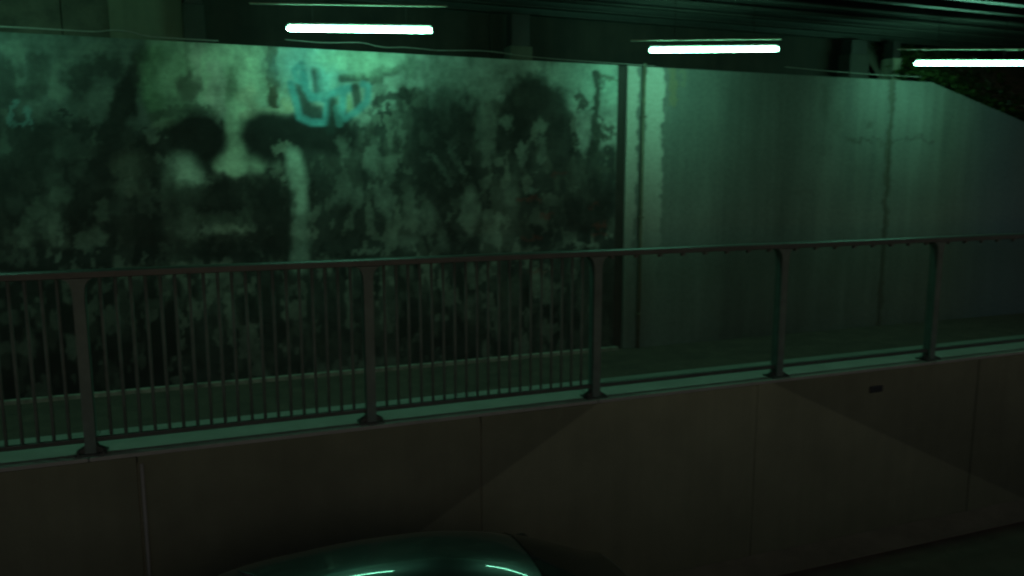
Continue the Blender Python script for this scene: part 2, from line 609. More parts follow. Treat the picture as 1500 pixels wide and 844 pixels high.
        p.stroke([c(240, 330), c(280, 470), c(310, 590), c(400, 630), c(510, 630), c(520, 560), c(525, 470), c(470, 440), c(400, 430), c(360, 370), c(340, 260)], 9.5, TEAL, 0.88, 0.6, warp=False)
        p.stroke([c(400, 440), c(560, 410), c(640, 375), c(700, 365)], 10, TEAL, 0.88, 0.6, warp=False)
        p.stroke([c(490, 150), c(490, 400)], 16, (0.18, 0.40, 0.40), 0.6, warp=False)
        p.stroke([c(570, 470), c(550, 690)], 13, (0.02, 0.035, 0.03), 0.85, 0.7, warp=False)
        p.stroke([c(640, 290), c(830, 280)], 11, (0.04, 0.05, 0.04), 0.85, warp=False)
        p.stroke([c(740, 360), c(760, 500)], 12, (0.03, 0.04, 0.035), 0.85, warp=False)
        p.stroke([c(680, 440), c(700, 540)], 9, (0.24, 0.30, 0.16), 0.7, warp=False)
        p.stroke([c(650, 400), c(640, 560), c(660, 600), c(760, 540), c(830, 470), c(845, 350), c(800, 335)], 9.5, TEAL, 0.88, 0.6, warp=False)
        p.stroke([c(600, 520), c(620, 640)], 10, (0.08, 0.25, 0.25), 0.7, warp=False)
        # ---- right of the tag
        p.stroke([(545, 112), (578, 106)], 16, (0.05, 0.06, 0.05), 0.85)
        p.stroke([(552, 150), (575, 138), (600, 140)], 14, DARK, 0.8)
        p.blob(555, 128, 12, 10, (0.13, 0.17, 0.14), 0.6)
        p.blob(600, 98, 12, 18, (0.10, 0.14, 0.11), 0.6)
        p.lay(0.50 * (1 - m) * sst(wp(590, 100)[0], wp(640, 100)[0], p.X) * (1 - sst(wp(735, 100)[0], wp(790, 100)[0], p.X)), (0.12, 0.15, 0.13))
        for (u, v) in ((505, 215), (545, 215), (548, 240), (570, 250), (502, 275), (525, 290), (560, 300), (575, 335), (600, 300)):
            p.blob(u, v, 8, 16, (0.14, 0.17, 0.14), 0.5, rng.uniform(-20, 20))
        for k in range(9):                                  # rows of small pale teeth marks
            p.blob(634 + k * 3.2, 225 + k * 6, 6, 3, (0.17, 0.21, 0.18), 0.6, -20)
            p.blob(656 + k * 3.2, 208 + k * 6, 6, 3, (0.17, 0.21, 0.18), 0.6, -20)
        p.blob(850, 120, 75, 36, (0.34, 0.52, 0.44), 0.85, 0, 0.6)
        p.blob(520, 88, 60, 18, (0.34, 0.50, 0.38), 0.8, 0, 0.6)
        p.blob(655, 170, 48, 40, DARK, 0.7, 0, 0.5)
        p.blob(640, 240, 50, 60, DARK, 0.55, 0, 0.5)
        for (u, v, a, b, o) in ((707, 180, 9, 40, .5), (623, 319, 15, 20, .6), (686, 311, 12, 26, .6), (748, 294, 10, 26, .5), (565, 294, 12, 30, .5), (507, 286, 20, 12, .5), (545, 232, 9, 20, .5), (600, 352, 14, 14, .4), (650, 355, 10, 14, .3), (720, 345, 12, 12, .3)):
            p.blob(u, v, a, b, (0.15, 0.185, 0.155), o, rng.uniform(-12, 12), 0.5)
        # head with dark hair
        p.blob(780, 140, 42, 32, (0.03, 0.036, 0.03), 0.93, 0, 0.4)
        p.blob(812, 175, 26, 48, (0.035, 0.042, 0.036), 0.85, 0, 0.45)
        p.blob(752, 190, 26, 40, DARK, 0.7)
        p.stroke([(718, 160), (716, 235)], 18, (0.13, 0.155, 0.13), 0.7)
        p.blob(742, 178, 9, 11, (0.17, 0.22, 0.18), 0.7)
        p.blob(792, 185, 9, 12, (0.16, 0.21, 0.17), 0.7)
        p.stroke([(764, 212), (766, 240)], 11, (0.15, 0.19, 0.16), 0.7)
        p.stroke([(797, 205), (793, 232)], 11, (0.14, 0.18, 0.15), 0.7)
        p.blob(752, 290, 11, 32, (0.12, 0.145, 0.12), 0.6)
        p.blob(690, 310, 15, 30, (0.12, 0.145, 0.12), 0.55)
        p.blob(782, 279, 9, 6, (0.15, 0.20, 0.17), 0.7)
        # upright scribble near the right end of the painting
        p.stroke([(874, 105), (876, 140), (868, 175), (874, 200), (866, 235), (878, 262)], 13, (0.035, 0.045, 0.035), 0.9)
        p.stroke([(845, 140), (858, 152), (850, 158)], 8, (0.05, 0.06, 0.05), 0.85)
        p.stroke([(880, 112), (900, 120)], 7, (0.10, 0.12, 0.08), 0.7)
        for v in (185, 200, 228, 245):
            p.stroke([(872, v), (898, v + rng.uniform(-6, 10))], 7, (0.06, 0.07, 0.055), 0.8)
        p.blob(850, 250, 26, 20, (0.05, 0.06, 0.05), 0.75)
        p.blob(862, 305, 45, 45, DARK, 0.85)
        p.blob(800, 320, 60, 40, DARK, 0.6)
        for (u, v, l_) in ((775, 292, 32), (800, 318, 20), (818, 255, 18), (878, 330, 20), (880, 344, 24), (780, 350, 28), (790, 400, 24), (870, 300, 12)):
            p.stroke([(u - l_ / 2, v), (u + l_ / 2, v - 3)], 5, (0.15, 0.030, 0.022), 0.45)
        # pale flecks low down, between the balusters
        for k in range(34):
            u, v = rng.uniform(-100, 880), rng.uniform(400, 500)
            p.blob(u, v, rng.uniform(6, 16), rng.uniform(4, 10), (0.10, 0.12, 0.10), rng.uniform(0.3, 0.6), rng.uniform(-30, 30))
    else:                                        # ------- the plain panels to the right
        p.C = p.C * np.array([0.43, 0.39, 0.41])
        n2 = fbm(X * 11, Z * 0.5, 61, 4)
        p.C *= (0.86 + 0.28 * n2)[..., None]
        # whitewashed strip beside the joint
        x0, x1 = wp(944, 150)[0], wp(972, 150)[0]
        zt, zf = wp(950, 170)[1], wp(950, 520)[1]
        strip = sst(x0 - .01, x0 + .02, p.X) * (1 - sst(x1 - .02, x1 + .02, p.X)) * sst(zf, zt, Z) ** 1.8
        p.lay(strip * 0.85, (0.40, 0.44, 0.38))
        strip = (1 - sst(wp(934, 150)[0] - .02, wp(934, 150)[0] + .02, p.X)) * sst(zf, zt, Z) ** 1.8
        p.lay(strip * 0.85, (0.40, 0.44, 0.38))
        p.stroke([(985, 100), (987, 150)], 13, (0.17, 0.15, 0.075), 0.6)
        p.stroke([(1000, 100), (1002, 125)], 8, (0.16, 0.16, 0.09), 0.4)
        # darker upright band between two paler fields
        xa, xb, xc, xd = wp(1040, 150)[0], wp(1085, 150)[0], wp(1150, 150)[0], wp(1235, 150)[0]
        p.C *= (1 - 0.25 * sst(xa, xb, p.X) * (1 - sst(xc, xd, p.X)))[..., None]
        for (u, v, a, b, o) in ((1210, 150, 10, 26, .5), (1228, 180, 9, 20, .35), (1273, 184, 8, 8, .6), (1252, 205, 14, 4, .5), (1290, 212, 14, 3, .5), (1200, 220, 20, 6, .25), (1340, 205, 16, 3, .4), (1362, 210, 10, 3, .35),
                                (1180, 280, 24, 5, .2), (1250, 250, 16, 6, .2), (1420, 260, 14, 6, .2)):
            p.blob(u, v, a, b, (0.06, 0.065, 0.05), o, 0, 0.7)
        p.stroke([(1240, 202), (1275, 206), (1310, 208), (1345, 200), (1368, 211)], 3, (0.05, 0.05, 0.04), 0.6)
        # leak down the second joint
        p.stroke([(1308, 115), (1302, 210), (1295, 345), (1288, 480)], 13, (0.055, 0.055, 0.04), 0.75)
        # bluish skylight from the open far end, painted into the wall colour
        p.lay(0.7 * sst(wp(1380, 200)[0], wp(1490, 200)[0], p.X), (0.09, 0.135, 0.18))
    if X.max() < xj + 0.02:
        g1 = fbm(X * 10, Z * 8, 83, 5)
        g2 = fbm(X * 4, Z * 30, 87, 3)
        p.C *= (0.45 + 1.1 * g1)[..., None] * (0.85 + 0.3 * g2)[..., None]
    # graffiti panel gets darker towards the foot of the wall
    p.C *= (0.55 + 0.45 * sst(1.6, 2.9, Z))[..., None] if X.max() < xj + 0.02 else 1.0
    return np.clip(p.C, 0.008, 0.8)


def wall_panel(x0, x1, z0, ztop, parent, name='panel', step=0.016, y=Y_WALL):
    """upright slab with a finely divided face that carries the paint layer; ztop is a function of x"""
    nx, nz = int((x1 - x0) / step) + 1, int((Z_TOP - z0) / step) + 1
    xs = np.linspace(x0, x1, nx)
    X = np.repeat(xs[:, None], nz, 1)
    T = np.array([ztop(x) for x in xs])
    Z = z0 + (T - z0)[:, None] * np.linspace(0, 1, nz)[None, :]
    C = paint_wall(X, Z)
    Yv = y + (fbm(X * 1.1, Z * 1.1, 71, 3) - 0.5) * 0.012
    # chamfered rim
    rim = np.minimum(np.minimum(X - x0, x1 - X), np.minimum(Z - z0, T[:, None] - Z))
    Yv = Yv + np.clip(0.008 - rim, 0, 1) * 0.5
    v = np.stack([X, Yv, Z], -1).reshape(-1, 3)
    i = np.arange(nx * nz).reshape(nx, nz)
    f = np.stack([i[:-1, :-1], i[1:, :-1], i[1:, 1:], i[:-1, 1:]], -1).reshape(-1, 4).tolist()
    border = list(i[:, 0]) + list(i[-1, 1:]) + list(i[::-1, -1][1:]) + list(i[0, ::-1][1:-1])
    n = len(v)
    vb = v[border].copy()
    vb[:, 1] = y + 0.34
    v = np.vstack([v, vb])
    m = len(border)
    for k in range(m):
        k2 = (k + 1) % m
        f.append((border[k2], border[k], n + k, n + k2))
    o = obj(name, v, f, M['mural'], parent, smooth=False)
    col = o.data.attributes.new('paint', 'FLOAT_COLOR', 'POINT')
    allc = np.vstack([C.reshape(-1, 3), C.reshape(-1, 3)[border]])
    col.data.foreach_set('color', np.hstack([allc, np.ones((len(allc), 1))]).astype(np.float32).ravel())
    return o


# ------------------------------------------------------------------ setting
def structure(g, name, mat, **kw):
    return g.make(name, mat, kind='structure', **kw)


structure(G().box(-80, 80, -80, 80, -1.2, Z_ROAD - 0.06), 'ground', M['ground'])
structure(G().box(-79, 79, 1.0, 5.72, Z_ROAD - 0.05, Z_ROAD), 'road', M['asphalt'])
structure(G().prism_yz([(5.72, Z_ROAD - 0.05), (5.995, Z_ROAD - 0.05), (5.995, Z_ROAD + 0.09), (5.76, Z_ROAD + 0.02), (5.72, Z_ROAD + 0.012)], -30, 40), 'gutter', M['gutter'])
structure(G().box(-30, 40, 6.645, Y_WALL + 0.2, 0.6, Z_WALK - 0.004), 'walkway', M['pave'])
structure(G().box(-30, 40, -12.0, 1.0, Z_ROAD - 0.05, 1.80), 'near_walkway', M['walk'])
# earth behind the walls, left and right of the abutment and across the road
structure(G().prism_yz([(8.95, -1), (8.95, 5.1), (10.5, 5.9), (60, 6.2), (60, -1)], -40, 8.3), 'left_embankment', M['ground'])


def right_bank():
    """earth slope that follows the falling top of the wing wall"""
    v, f = [], []
    xs = np.linspace(8.3, 40, 60)
    ys = np.concatenate([np.linspace(8.08, 9.7, 14), np.linspace(10, 40, 12)])
    for x in xs:
        zt = max(Z_TOP - max(0, x - 8.69) * 0.262, Z_WALK + .5) - 0.12
        for y in ys:
            z = zt + max(0, y - 8.05) * 1.3 + 0.10 * (fbm(np.array(x * 1.3), np.array(y * 1.3), 5, 4) - .5)
            if x < X_R - 1:
                z = min(z, Z_SOFF - 0.02)
            v.append((x, y, min(z, 7.2)))
    ny = len(ys)
    for i in range(len(xs) - 1):
        for j in range(ny - 1):
            f.append((i * ny + j, (i + 1) * ny + j, (i + 1) * ny + j + 1, i * ny + j + 1))
    return obj('right_embankment', v, f, M['ground'], smooth=True, kind='structure')


right_bank()

# ------------------------------------------------------------------ retaining wall along the road
ret = thing('retaining_wall', 'brown concrete retaining wall of large panels carrying the railing above the road', 'wall', (3.0, Y_RET, Z_ROAD))
joints = [-8.9, -6.0, -3.25, on_wall(205, 740, Y_RET)[0], on_wall(705, 700, Y_RET)[0], on_wall(1105, 680, Y_RET)[0], on_wall(1425, 640, Y_RET)[0], 10.6, 13.4, 16.2]
for k, (a, b) in enumerate(zip(joints[:-1], joints[1:])):
    dy = (0.006, -0.004, 0.0, 0.008, 0.0, 0.003, -0.003, 0.002, 0)[k]
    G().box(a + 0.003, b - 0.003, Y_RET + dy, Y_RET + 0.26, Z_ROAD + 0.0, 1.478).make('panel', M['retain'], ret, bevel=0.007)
G().box(joints[0], joints[-1], Y_RET + 0.018, Y_RET + 0.25, Z_ROAD, 1.42).make('joint_filler', M['gutter'], ret)
# rounded fillet strip that covers the joint on the left
xj = joints[3]
G().tube([(xj + 0.03, Y_RET + 0.0, Z_ROAD + 0.1), (xj + 0.03, Y_RET + 0.0, 0.6), (xj + 0.03, Y_RET, 1.42)], 0.012, 10).make('joint_strip', M['coping'], ret, smooth=True)
a = joints[0]
while a < joints[-1] - 0.1:
    b = min(a + 4.0, joints[-1])
    G().box(a + 0.004, b - 0.004, Y_RET - 0.006, 6.64, 1.482, Z_WALK).make('coping', M['coping'], ret, bevel=0.002)
    a = b
c = on_wall(1283, 570, Y_RET)
g = G().box(c[0] - 0.085, c[0] + 0.085, Y_RET - 0.012, Y_RET + 0.02, c[2] - 0.035, c[2] + 0.035)
g.make('drain_outlet', M['plastic'], ret, bevel=0.006)
g = G().tube([(c[0] + 0.01, Y_RET - 0.005, c[2] - 0.03), (c[0] + 0.012, Y_RET - 0.008, c[2] - 0.10)], 0.012, 6)

# ------------------------------------------------------------------ abutment: painted wall, shelf, back wall
ab = thing('bridge_abutment', 'concrete bridge abutment wall, graffiti on its left half, bare on its right', 'wall', (3.0, Y_WALL, Z_WALK))
xA = on_wall(400, 100, Y_WALL)[0]
xB = on_wall(905, 250, Y_WALL)[0]
xC = on_wall(1308, 150, Y_WALL)[0]
xW = on_wall(1365, 118, Y_WALL)[0]
flat = lambda x: Z_TOP
slope = lambda x: Z_TOP - max(0.0, x - xW) * 0.262
GAP = 0.055
PN = [(-3.3, xB - 0.02, flat), (xB + 2 * GAP - 0.01, xC - 0.004, flat), (xC + 0.004, 12.0, slope)]
lab = ('graffiti panel with a dark-eyed painted face and a teal tag', 'bare stained concrete panel beside the dark joint', 'bare wing panel whose top slopes down')
for (a, b, fn), t in zip(PN, lab):
    wall_panel(a, b, Z_WALK - 0.02, fn, ab)['label'] = t
G().box(xC - 0.3, xC + 0.3, Y_WALL + 0.04, Y_WALL + 0.3, Z_WALK, Z_TOP - 0.05).make('joint_filler', M['joint'], ab)
G().box(xB - 0.05, xB + 0.13, Y_WALL + 0.03, Y_WALL + 0.3, Z_WALK - 0.02, Z_TOP - 0.004).make('wide_joint', M['joint'], ab)
G().box(12.02, 18.5, Y_WALL + 0.004, Y_WALL + 0.34, Z_WALK - 0.02, 3.6).make('panel', M['walk'], ab, bevel=0.01)
G().box(-9.0, -3.32, Y_WALL + 0.004, Y_WALL + 0.34, Z_WALK - 0.02, 3.9).make('panel', M['walk'], ab, bevel=0.01)
# bearing shelf and what stands on it
G().box(-3.3, xW, Y_WALL + 0.34, Y_BACK + 0.1, 3.6, Z_TOP - 0.03).make('shelf', M['shelf'], ab)
x160, x270 = on_wall(160, 30, Y_BACK)[0], on_wall(268, 30, Y_BACK)[0]
bw = [(-3.3, -1.2, 'shelf', 0.02), (-1.195, x160 - 0.005, 'shelf', 0.03), (x160, x270, 'back_pale', -0.03), (x270 + 0.005, 3.0, 'back', 0.12), (3.005, 6.0, 'back', 0.1), (6.005, 8.9, 'back', 0.12)]
for (a, b, m, dy) in bw:
    G().box(a, b, Y_BACK + dy, Y_BACK + 0.44, Z_TOP - 0.03, Z_SOFF + 0.05).make('back_panel', M[m], ab, bevel=0.008)
for (u, m, w, h, yy) in ((286, 'joint', 0.095, 0.56, 8.26), (760, 'shelf', 0.13, 0.3, 8.24), (1310, 'plinth', 0.07, 0.46, 8.18), (1255, 'joint', 0.16, 0.5, 8.24)):
    cx = on_wall(u, 60, yy)[0]
    p_ = G().box(cx - w, cx + w, yy - 0.08, yy + 0.13, Z_TOP - 0.03, Z_TOP - 0.03 + h * 0.8).make('bearing_pedestal', M[m], ab, bevel=0.008)
    G().box(cx - w * 0.8, cx + w * 0.8, yy - 0.06, yy + 0.11, Z_TOP - 0.03 + h * 0.8, Z_SOFF - 0.06).make('bearing_plate', M['steel_dark'], p_, bevel=0.004)
# low concrete skirting along the foot of the painted wall
for a, b in ((-9, -3.3), (-3.3, -0.6), (-0.6, 1.9), (1.9, xB + 0.03)):
    G().box(a + 0.004, b - 0.004, Y_WALL - 0.05, Y_WALL + 0.02, Z_WALK - 0.02, Z_WALK + 0.035).make('skirting', M['skirt'], ab, bevel=0.006)

# thin rusty conduit beside the wide joint
xq = on_wall(940, 200, Y_WALL)[0]
cd = thing('conduit_pipe', 'thin rusty conduit running down the bare wall beside the dark joint', 'pipe', (xq, Y_WALL - 0.03, Z_WALK))
G().tube([(xq, Y_WALL - 0.026, Z_WALK), (xq, Y_WALL - 0.026, 3.0), (xq, Y_WALL - 0.026, Z_TOP + 0.03)], 0.019, 10).make('pipe', M['rust'], cd, smooth=True)
for z in (1.9, 3.0, 4.1):
    G().box(xq - 0.026, xq + 0.026, Y_WALL - 0.048, Y_WALL + 0.002, z - 0.012, z + 0.012).make('clip', M['rust'], cd, bevel=0.004)

# ------------------------------------------------------------------ deck overhead
dk = thing('bridge_deck', 'dark ribbed steel bridge deck overhead', 'bridge', (3.4, 2.0, Z_SOFF))
G().box(X_L, X_R, -1.5, 15.0, Z_SOFF + 0.10, Z_SOFF + 0.9).make('slab', M['steel_dark'], dk)
rib_me = None
y = 8.4
k = 0
while y > -1.4:
    if rib_me is None:
        g = G()
        g.box(X_L + 0.02, X_R - 0.02, -0.012, 0.012, 0.0, 0.103)
        g.box(X_L + 0.02, X_R - 0.02, -0.045, 0.045, -0.018, 0.0)
        o = g.make('rib', M['rib'])
        rib_me = o.data
        o.parent = dk
        o.location = np.array((0, y, Z_SOFF)) - wloc(dk)
    else:
        inst('rib', rib_me, (0, y, Z_SOFF), dk)
    y -= 0.38
for x in (X_L, X_R - 0.02):
    G().box(x, x + 0.02, -1.5, 15.0, Z_SOFF - 0.02, Z_SOFF + 1.1).make('edge_plate', M['steel_dark'], dk)

# ------------------------------------------------------------------ railing
rl = thing('railing', 'long dark metal railing with square posts along the walkway edge', 'railing', (3.0, Y_RAIL, Z_WALK))
ZR = 2.83
x0, x1 = POSTS[0] - 0.4, POSTS[-1] + 0.4
g = G().prism_yz([(Y_RAIL - 0.045, ZR - 0.055), (Y_RAIL + 0.045, ZR - 0.055), (Y_RAIL + 0.045, ZR - 0.012), (Y_RAIL + 0.03, ZR), (Y_RAIL - 0.03, ZR), (Y_RAIL - 0.045, ZR - 0.012)], x0, x1)
g.make('top_rail', M['rail'], rl, bevel=0.004)
ZB = 1.612
post_me = base_me = None
for k, px in enumerate(POSTS):
    # square post with a flared head and foot
    if post_me is None:
        hw, hd = 0.036, 0.05
        prof = [(Z_WALK + 0.012, hw), (Z_WALK + 0.03, hw), (ZR - 0.20, hw), (ZR - 0.14, hw + 0.003), (ZR - 0.10, hw + 0.012), (ZR - 0.075, hw + 0.028), (ZR - 0.056, hw + 0.055)]
        g = G()
        for z, w in prof:
            g.v += [(-w, -hd, z), (w, -hd, z), (w, hd, z), (-w, hd, z)]
        for i in range(len(prof) - 1):
            for j in range(4):
                j2 = (j + 1) % 4
                g.f.append((i * 4 + j, i * 4 + j2, i * 4 + 4 + j2, i * 4 + 4 + j))
        g.f += [(3, 2, 1, 0), tuple(len(prof) * 4 - 4 + j for j in range(4))]
        po = g.make('post', M['post'])
        post_me = po.data
        COL.objects.unlink(po)
        bpy.data.objects.remove(po)
        g = G().box(-0.10, 0.10, -0.075, 0.075, Z_WALK, Z_WALK + 0.014)
        for s in (-1, 1):
            n = len(g.v)
            for yy in (-0.03, 0.03):
                g.v += [(s * 0.035, yy, Z_WALK + 0.014), (s * 0.095, yy, Z_WALK + 0.014), (s * 0.095, yy, Z_WALK + 0.026), (s * 0.05, yy, Z_WALK + 0.05), (s * 0.035, yy, Z_WALK + 0.075)]
            g.f += [tuple(n + i for i in range(5)), tuple(n + 5 + i for i in range(5))[::-1]]
            for i in range(5):
                j = (i + 1) % 5
                g.f.append((n + i, n + 5 + i, n + 5 + j, n + j))
        bo = g.make('base', M['rail'])
        base_me = bo.data
        bpy.data.objects.remove(bo)
        bolt = G().tube([(0, 0, Z_WALK + 0.013), (0, 0, Z_WALK + 0.03)], 0.011, 6).make('bolt', M['rail'])
        bolt_me = bolt.data
        bpy.data.objects.remove(bolt)
    po = inst('post', post_me, (px, Y_RAIL, 0), rl)
    bo = inst('base', base_me, (px, Y_RAIL, 0), po)
    for s in (-1, 1):
        inst('bolt', bolt_me, (px + s * 0.08, Y_RAIL - 0.055, 0), po)
for k in range(len(POSTS) - 1):
    a, b = POSTS[k] + 0.036, POSTS[k + 1] - 0.036
    G().box(a, b, Y_RAIL - 0.02, Y_RAIL + 0.02, ZB - 0.016, ZB + 0.016).make('bottom_rail', M['rail'], rl, bevel=0.004)
    if POSTS[k + 1] < 3.3:
        n = 19
        if k == 0:
            bar = G().tube([(0, 0, ZB + 0.014), (0, 0, 2.2), (0, 0, ZR - 0.055)], 0.012, 8).make('baluster', M['bar'], smooth=True)
            bar_me = bar.data
            bpy.data.objects.remove(bar)
        for i in range(n):
            inst('baluster', bar_me, (a + (b - a) * (i + 1) / (n + 1), Y_RAIL, 0), rl)
    else:
        pn = G().box(a + 0.012, b - 0.012, Y_RAIL - 0.003, Y_RAIL + 0.003, ZB + 0.018, ZR - 0.06).make('added_dark_sheet', M['glaze'], rl)  # sheet added for the darker tone below the top rail
        for i in range(8):
            cx = a + (b - a) * (i + 0.5) / 8
            G().box(cx - 0.018, cx + 0.018, Y_RAIL - 0.012, Y_RAIL + 0.012, ZR - 0.085, ZR - 0.056).make('clip', M['rail'], pn)

# ------------------------------------------------------------------ fluorescent lamps


def lamp(u, v, rot, rail_dz, rail_l, label, length=1.06, lit=True, at=None):
    c = on_wall(u, v, 6.73) if at is None else np.array(at)
    a = math.radians(rot)
    dx, dy = math.cos(a), math.sin(a)
    L = length / 2
    t = thing('fluorescent_lamp', label, 'lamp', (c[0], c[1], c[2]), 'tube lamps under the bridge')
    r = 0.021
    pts, rad = [], []
    for s, q in ((-L, 0.35), (-L + 0.006, 0.7), (-L + 0.018, 0.93), (-L + 0.035, 1.0), (0, 1.0), (L - 0.02, 1.0), (L - 0.008, 0.9), (L, 0.8)):
        pts.append((c[0] + s * dx, c[1] + s * dy, c[2]))
        rad.append(r * q)
    G().tube(pts, rad, 16).make('tube', M['tube'], t, smooth=True)
    e = np.array((c[0] + (L + 0.012) * dx, c[1] + (L + 0.012) * dy))
    G().obox(e, a, 0.012, 0.022, c[2] - 0.018, c[2] + 0.034).make('end_cap', M['plastic'], t, bevel=0.004)
    e = np.array((c[0] - (L + 0.004) * dx, c[1] - (L + 0.004) * dy))
    G().obox(e, a, 0.008, 0.015, c[2] - 0.002, c[2] + 0.034).make('end_cap', M['plastic'], t, bevel=0.003)
    G().obox(c, a, L - 0.01, 0.011, c[2] + 0.028, c[2] + 0.046).make('housing', M['housing'], t, bevel=0.004)
    off = -0.08
    rc = np.array((c[0] + off * dx, c[1] + off * dy))
    zr = c[2] + rail_dz
    ch = G().obox(rc, a, rail_l / 2, 0.016, zr, zr + 0.010).make('mounting_channel', M['galv'], t, bevel=0.002)
    for s in (-0.38, 0.38):
        q = (c[0] + s * dx, c[1] + s * dy)
        G().tube([(q[0], q[1], c[2] + 0.04), (q[0], q[1], zr + 0.005), (q[0], q[1], Z_SOFF + 0.1)], 0.004, 6).make('hanger', M['steel_dark'], t)
    return t


lamp(527, 43.5, -16.5, 0.19, 1.6, 'white glowing tube lamp above the teal graffiti tag', 1.18)
lamp(1045, 73, -24.5, 0.09, 1.45, 'white glowing tube lamp above the bare wall right of the dark joint', 1.24)
lamp(1421, 93, -21, 0.15, 1.5, 'white glowing tube lamp at the right edge above the sloping wing wall', 1.25)

lamp(0, 0, -20, 0.1, 1.5, 'tube lamp just past the left edge of the view', 1.22, at=(-2.26, 6.73, 4.66))

# ------------------------------------------------------------------ loose cables along the shelf


def cable(pts_px, label, y=Y_WALL - 0.02, r=0.006, name='cable'):
    P = np.array([on_wall(u, v, y) for u, v in pts_px])
    t = np.linspace(0, len(P) - 1, len(P) * 6)
    Q = np.stack([np.interp(t, range(len(P)), P[:, i]) for i in range(3)], 1)
    ker = np.ones(5) / 5
    S = Q.copy()
    for i in range(3):
        S[2:-2, i] = np.convolve(Q[:, i], ker, 'valid')
    o = G().tube(S, r, 6).make(name, M['cable'], smooth=True)
    return tag(o, label, 'cable', 'cables along the wall top')


cable([(418, 58), (470, 63), (530, 62), (548, 67), (566, 70), (592, 69), (640, 74)], 'thin slack cable hanging at the wall top below the lamp over the teal tag', 7.66, 0.005)
cable([(-60, 36), (60, 42), (140, 47), (165, 44), (190, 46), (215, 54), (320, 60)], 'sagging cable along the wall top at the far left', 7.71, 0.008)
cable([(640, 74), (700, 74), (725, 76), (765, 82), (830, 88), (960, 97)], 'thin cable along the wall top right of the painted head', 7.68, 0.005)
cable([(1150, 98), (1210, 104), (1290, 110), (1350, 113)], 'thin cable along the wall top above the bare panel', 7.70, 0.005)

# ------------------------------------------------------------------ ivy on the bank behind the wing wall


def ivy():
    t = thing('ivy', 'dark green ivy spilling over the sloping wing wall below the right lamp', 'ivy', (9.6, 8.3, 4.1))
    g = G()
    for k in range(5200):
        x = 8.5 + abs(rng.normal(0, 1)) * 1.3 if k % 3 else rng.uniform(8.4, 12.4)
        zt = slope(x)
        y = Y_WALL + 0.06 + abs(rng.normal(0, 0.45))
        top = zt - 0.02 + max(0, y - 8.05) * 1.3 + 0.16 * fbm(np.array(x * 3.0), np.array(y * 3.0), 9, 3)
        z = top + abs(rng.normal(0, 0.05)) + 0.02
        z = min(z, Z_SOFF - 0.05)
        s = rng.uniform(0.022, 0.05)
        a, b = rng.uniform(0, 6.28), rng.uniform(-0.9, 0.9)
        d1 = np.array((math.cos(a), math.sin(a), b * 0.6))
        d1 /= np.linalg.norm(d1)
        d2 = np.cross(d1, np.array((rng.normal(), rng.normal(), 1.5)))
        d2 /= np.linalg.norm(d2)
        c_ = np.array((x, y, z))
        n = len(g.v)
        for p in (c_ - d1 * s, c_ + d2 * s * 0.75 - d1 * 0.2 * s, c_ + d1 * s * 1.1, c_ - d2 * s * 0.75 - d1 * 0.2 * s):
            g.v.append(tuple(p))
        g.f.append((n, n + 1, n + 2, n + 3))
    lf = obj('leaves', g.v, g.f, M['leaf'], t)
    lf['kind'] = 'stuff'
    for k in range(7):
        xs = 8.7 + 0.48 * k
        pts = []
        for q in range(7):
            x = xs + 0.10 * q + rng.normal(0, 0.03)
            y = 8.6 - 0.11 * q
            pts.append((x, y, slope(x) + 0.05 + max(0, y - 8.05) * 1.3 + rng.normal(0, 0.015)))
        G().tube(pts, 0.009, 6).make('stem', M['rust'], t, smooth=True)


ivy()

# ------------------------------------------------------------------ car passing below
paint = surf('dark_car_paint', (0.03, 0.036, 0.034), 0.3, 0.1, 3, bump=0.0, metal=0.4, coat=1.0)
glass, gn, gl, gb = new_mat('car_glass')
gb.inputs['Base Color'].default_value = (0.006, 0.007, 0.007, 1)
gb.inputs['Roughness'].default_value = 0.04
tyre = surf('tyre_rubber', (0.02, 0.02, 0.02), 0.9, 0.2, 20)
alloy = surf('alloy', (0.5, 0.5, 0.5), 0.35, 0.1, 10, metal=0.9, bump=0)
lens = surf('head_lamp_lens', (0.12, 0.12, 0.12), 0.1, 0.05, 10, bump=0)
red = surf('tail_lamp_lens', (0.25, 0.01, 0.01), 0.15, 0.1, 10, bump=0)

CAR = np.array((1.14, 4.40, Z_ROAD))
car = thing('car', 'dark car passing below the wall, only its glossy roof in view', 'car', tuple(CAR))


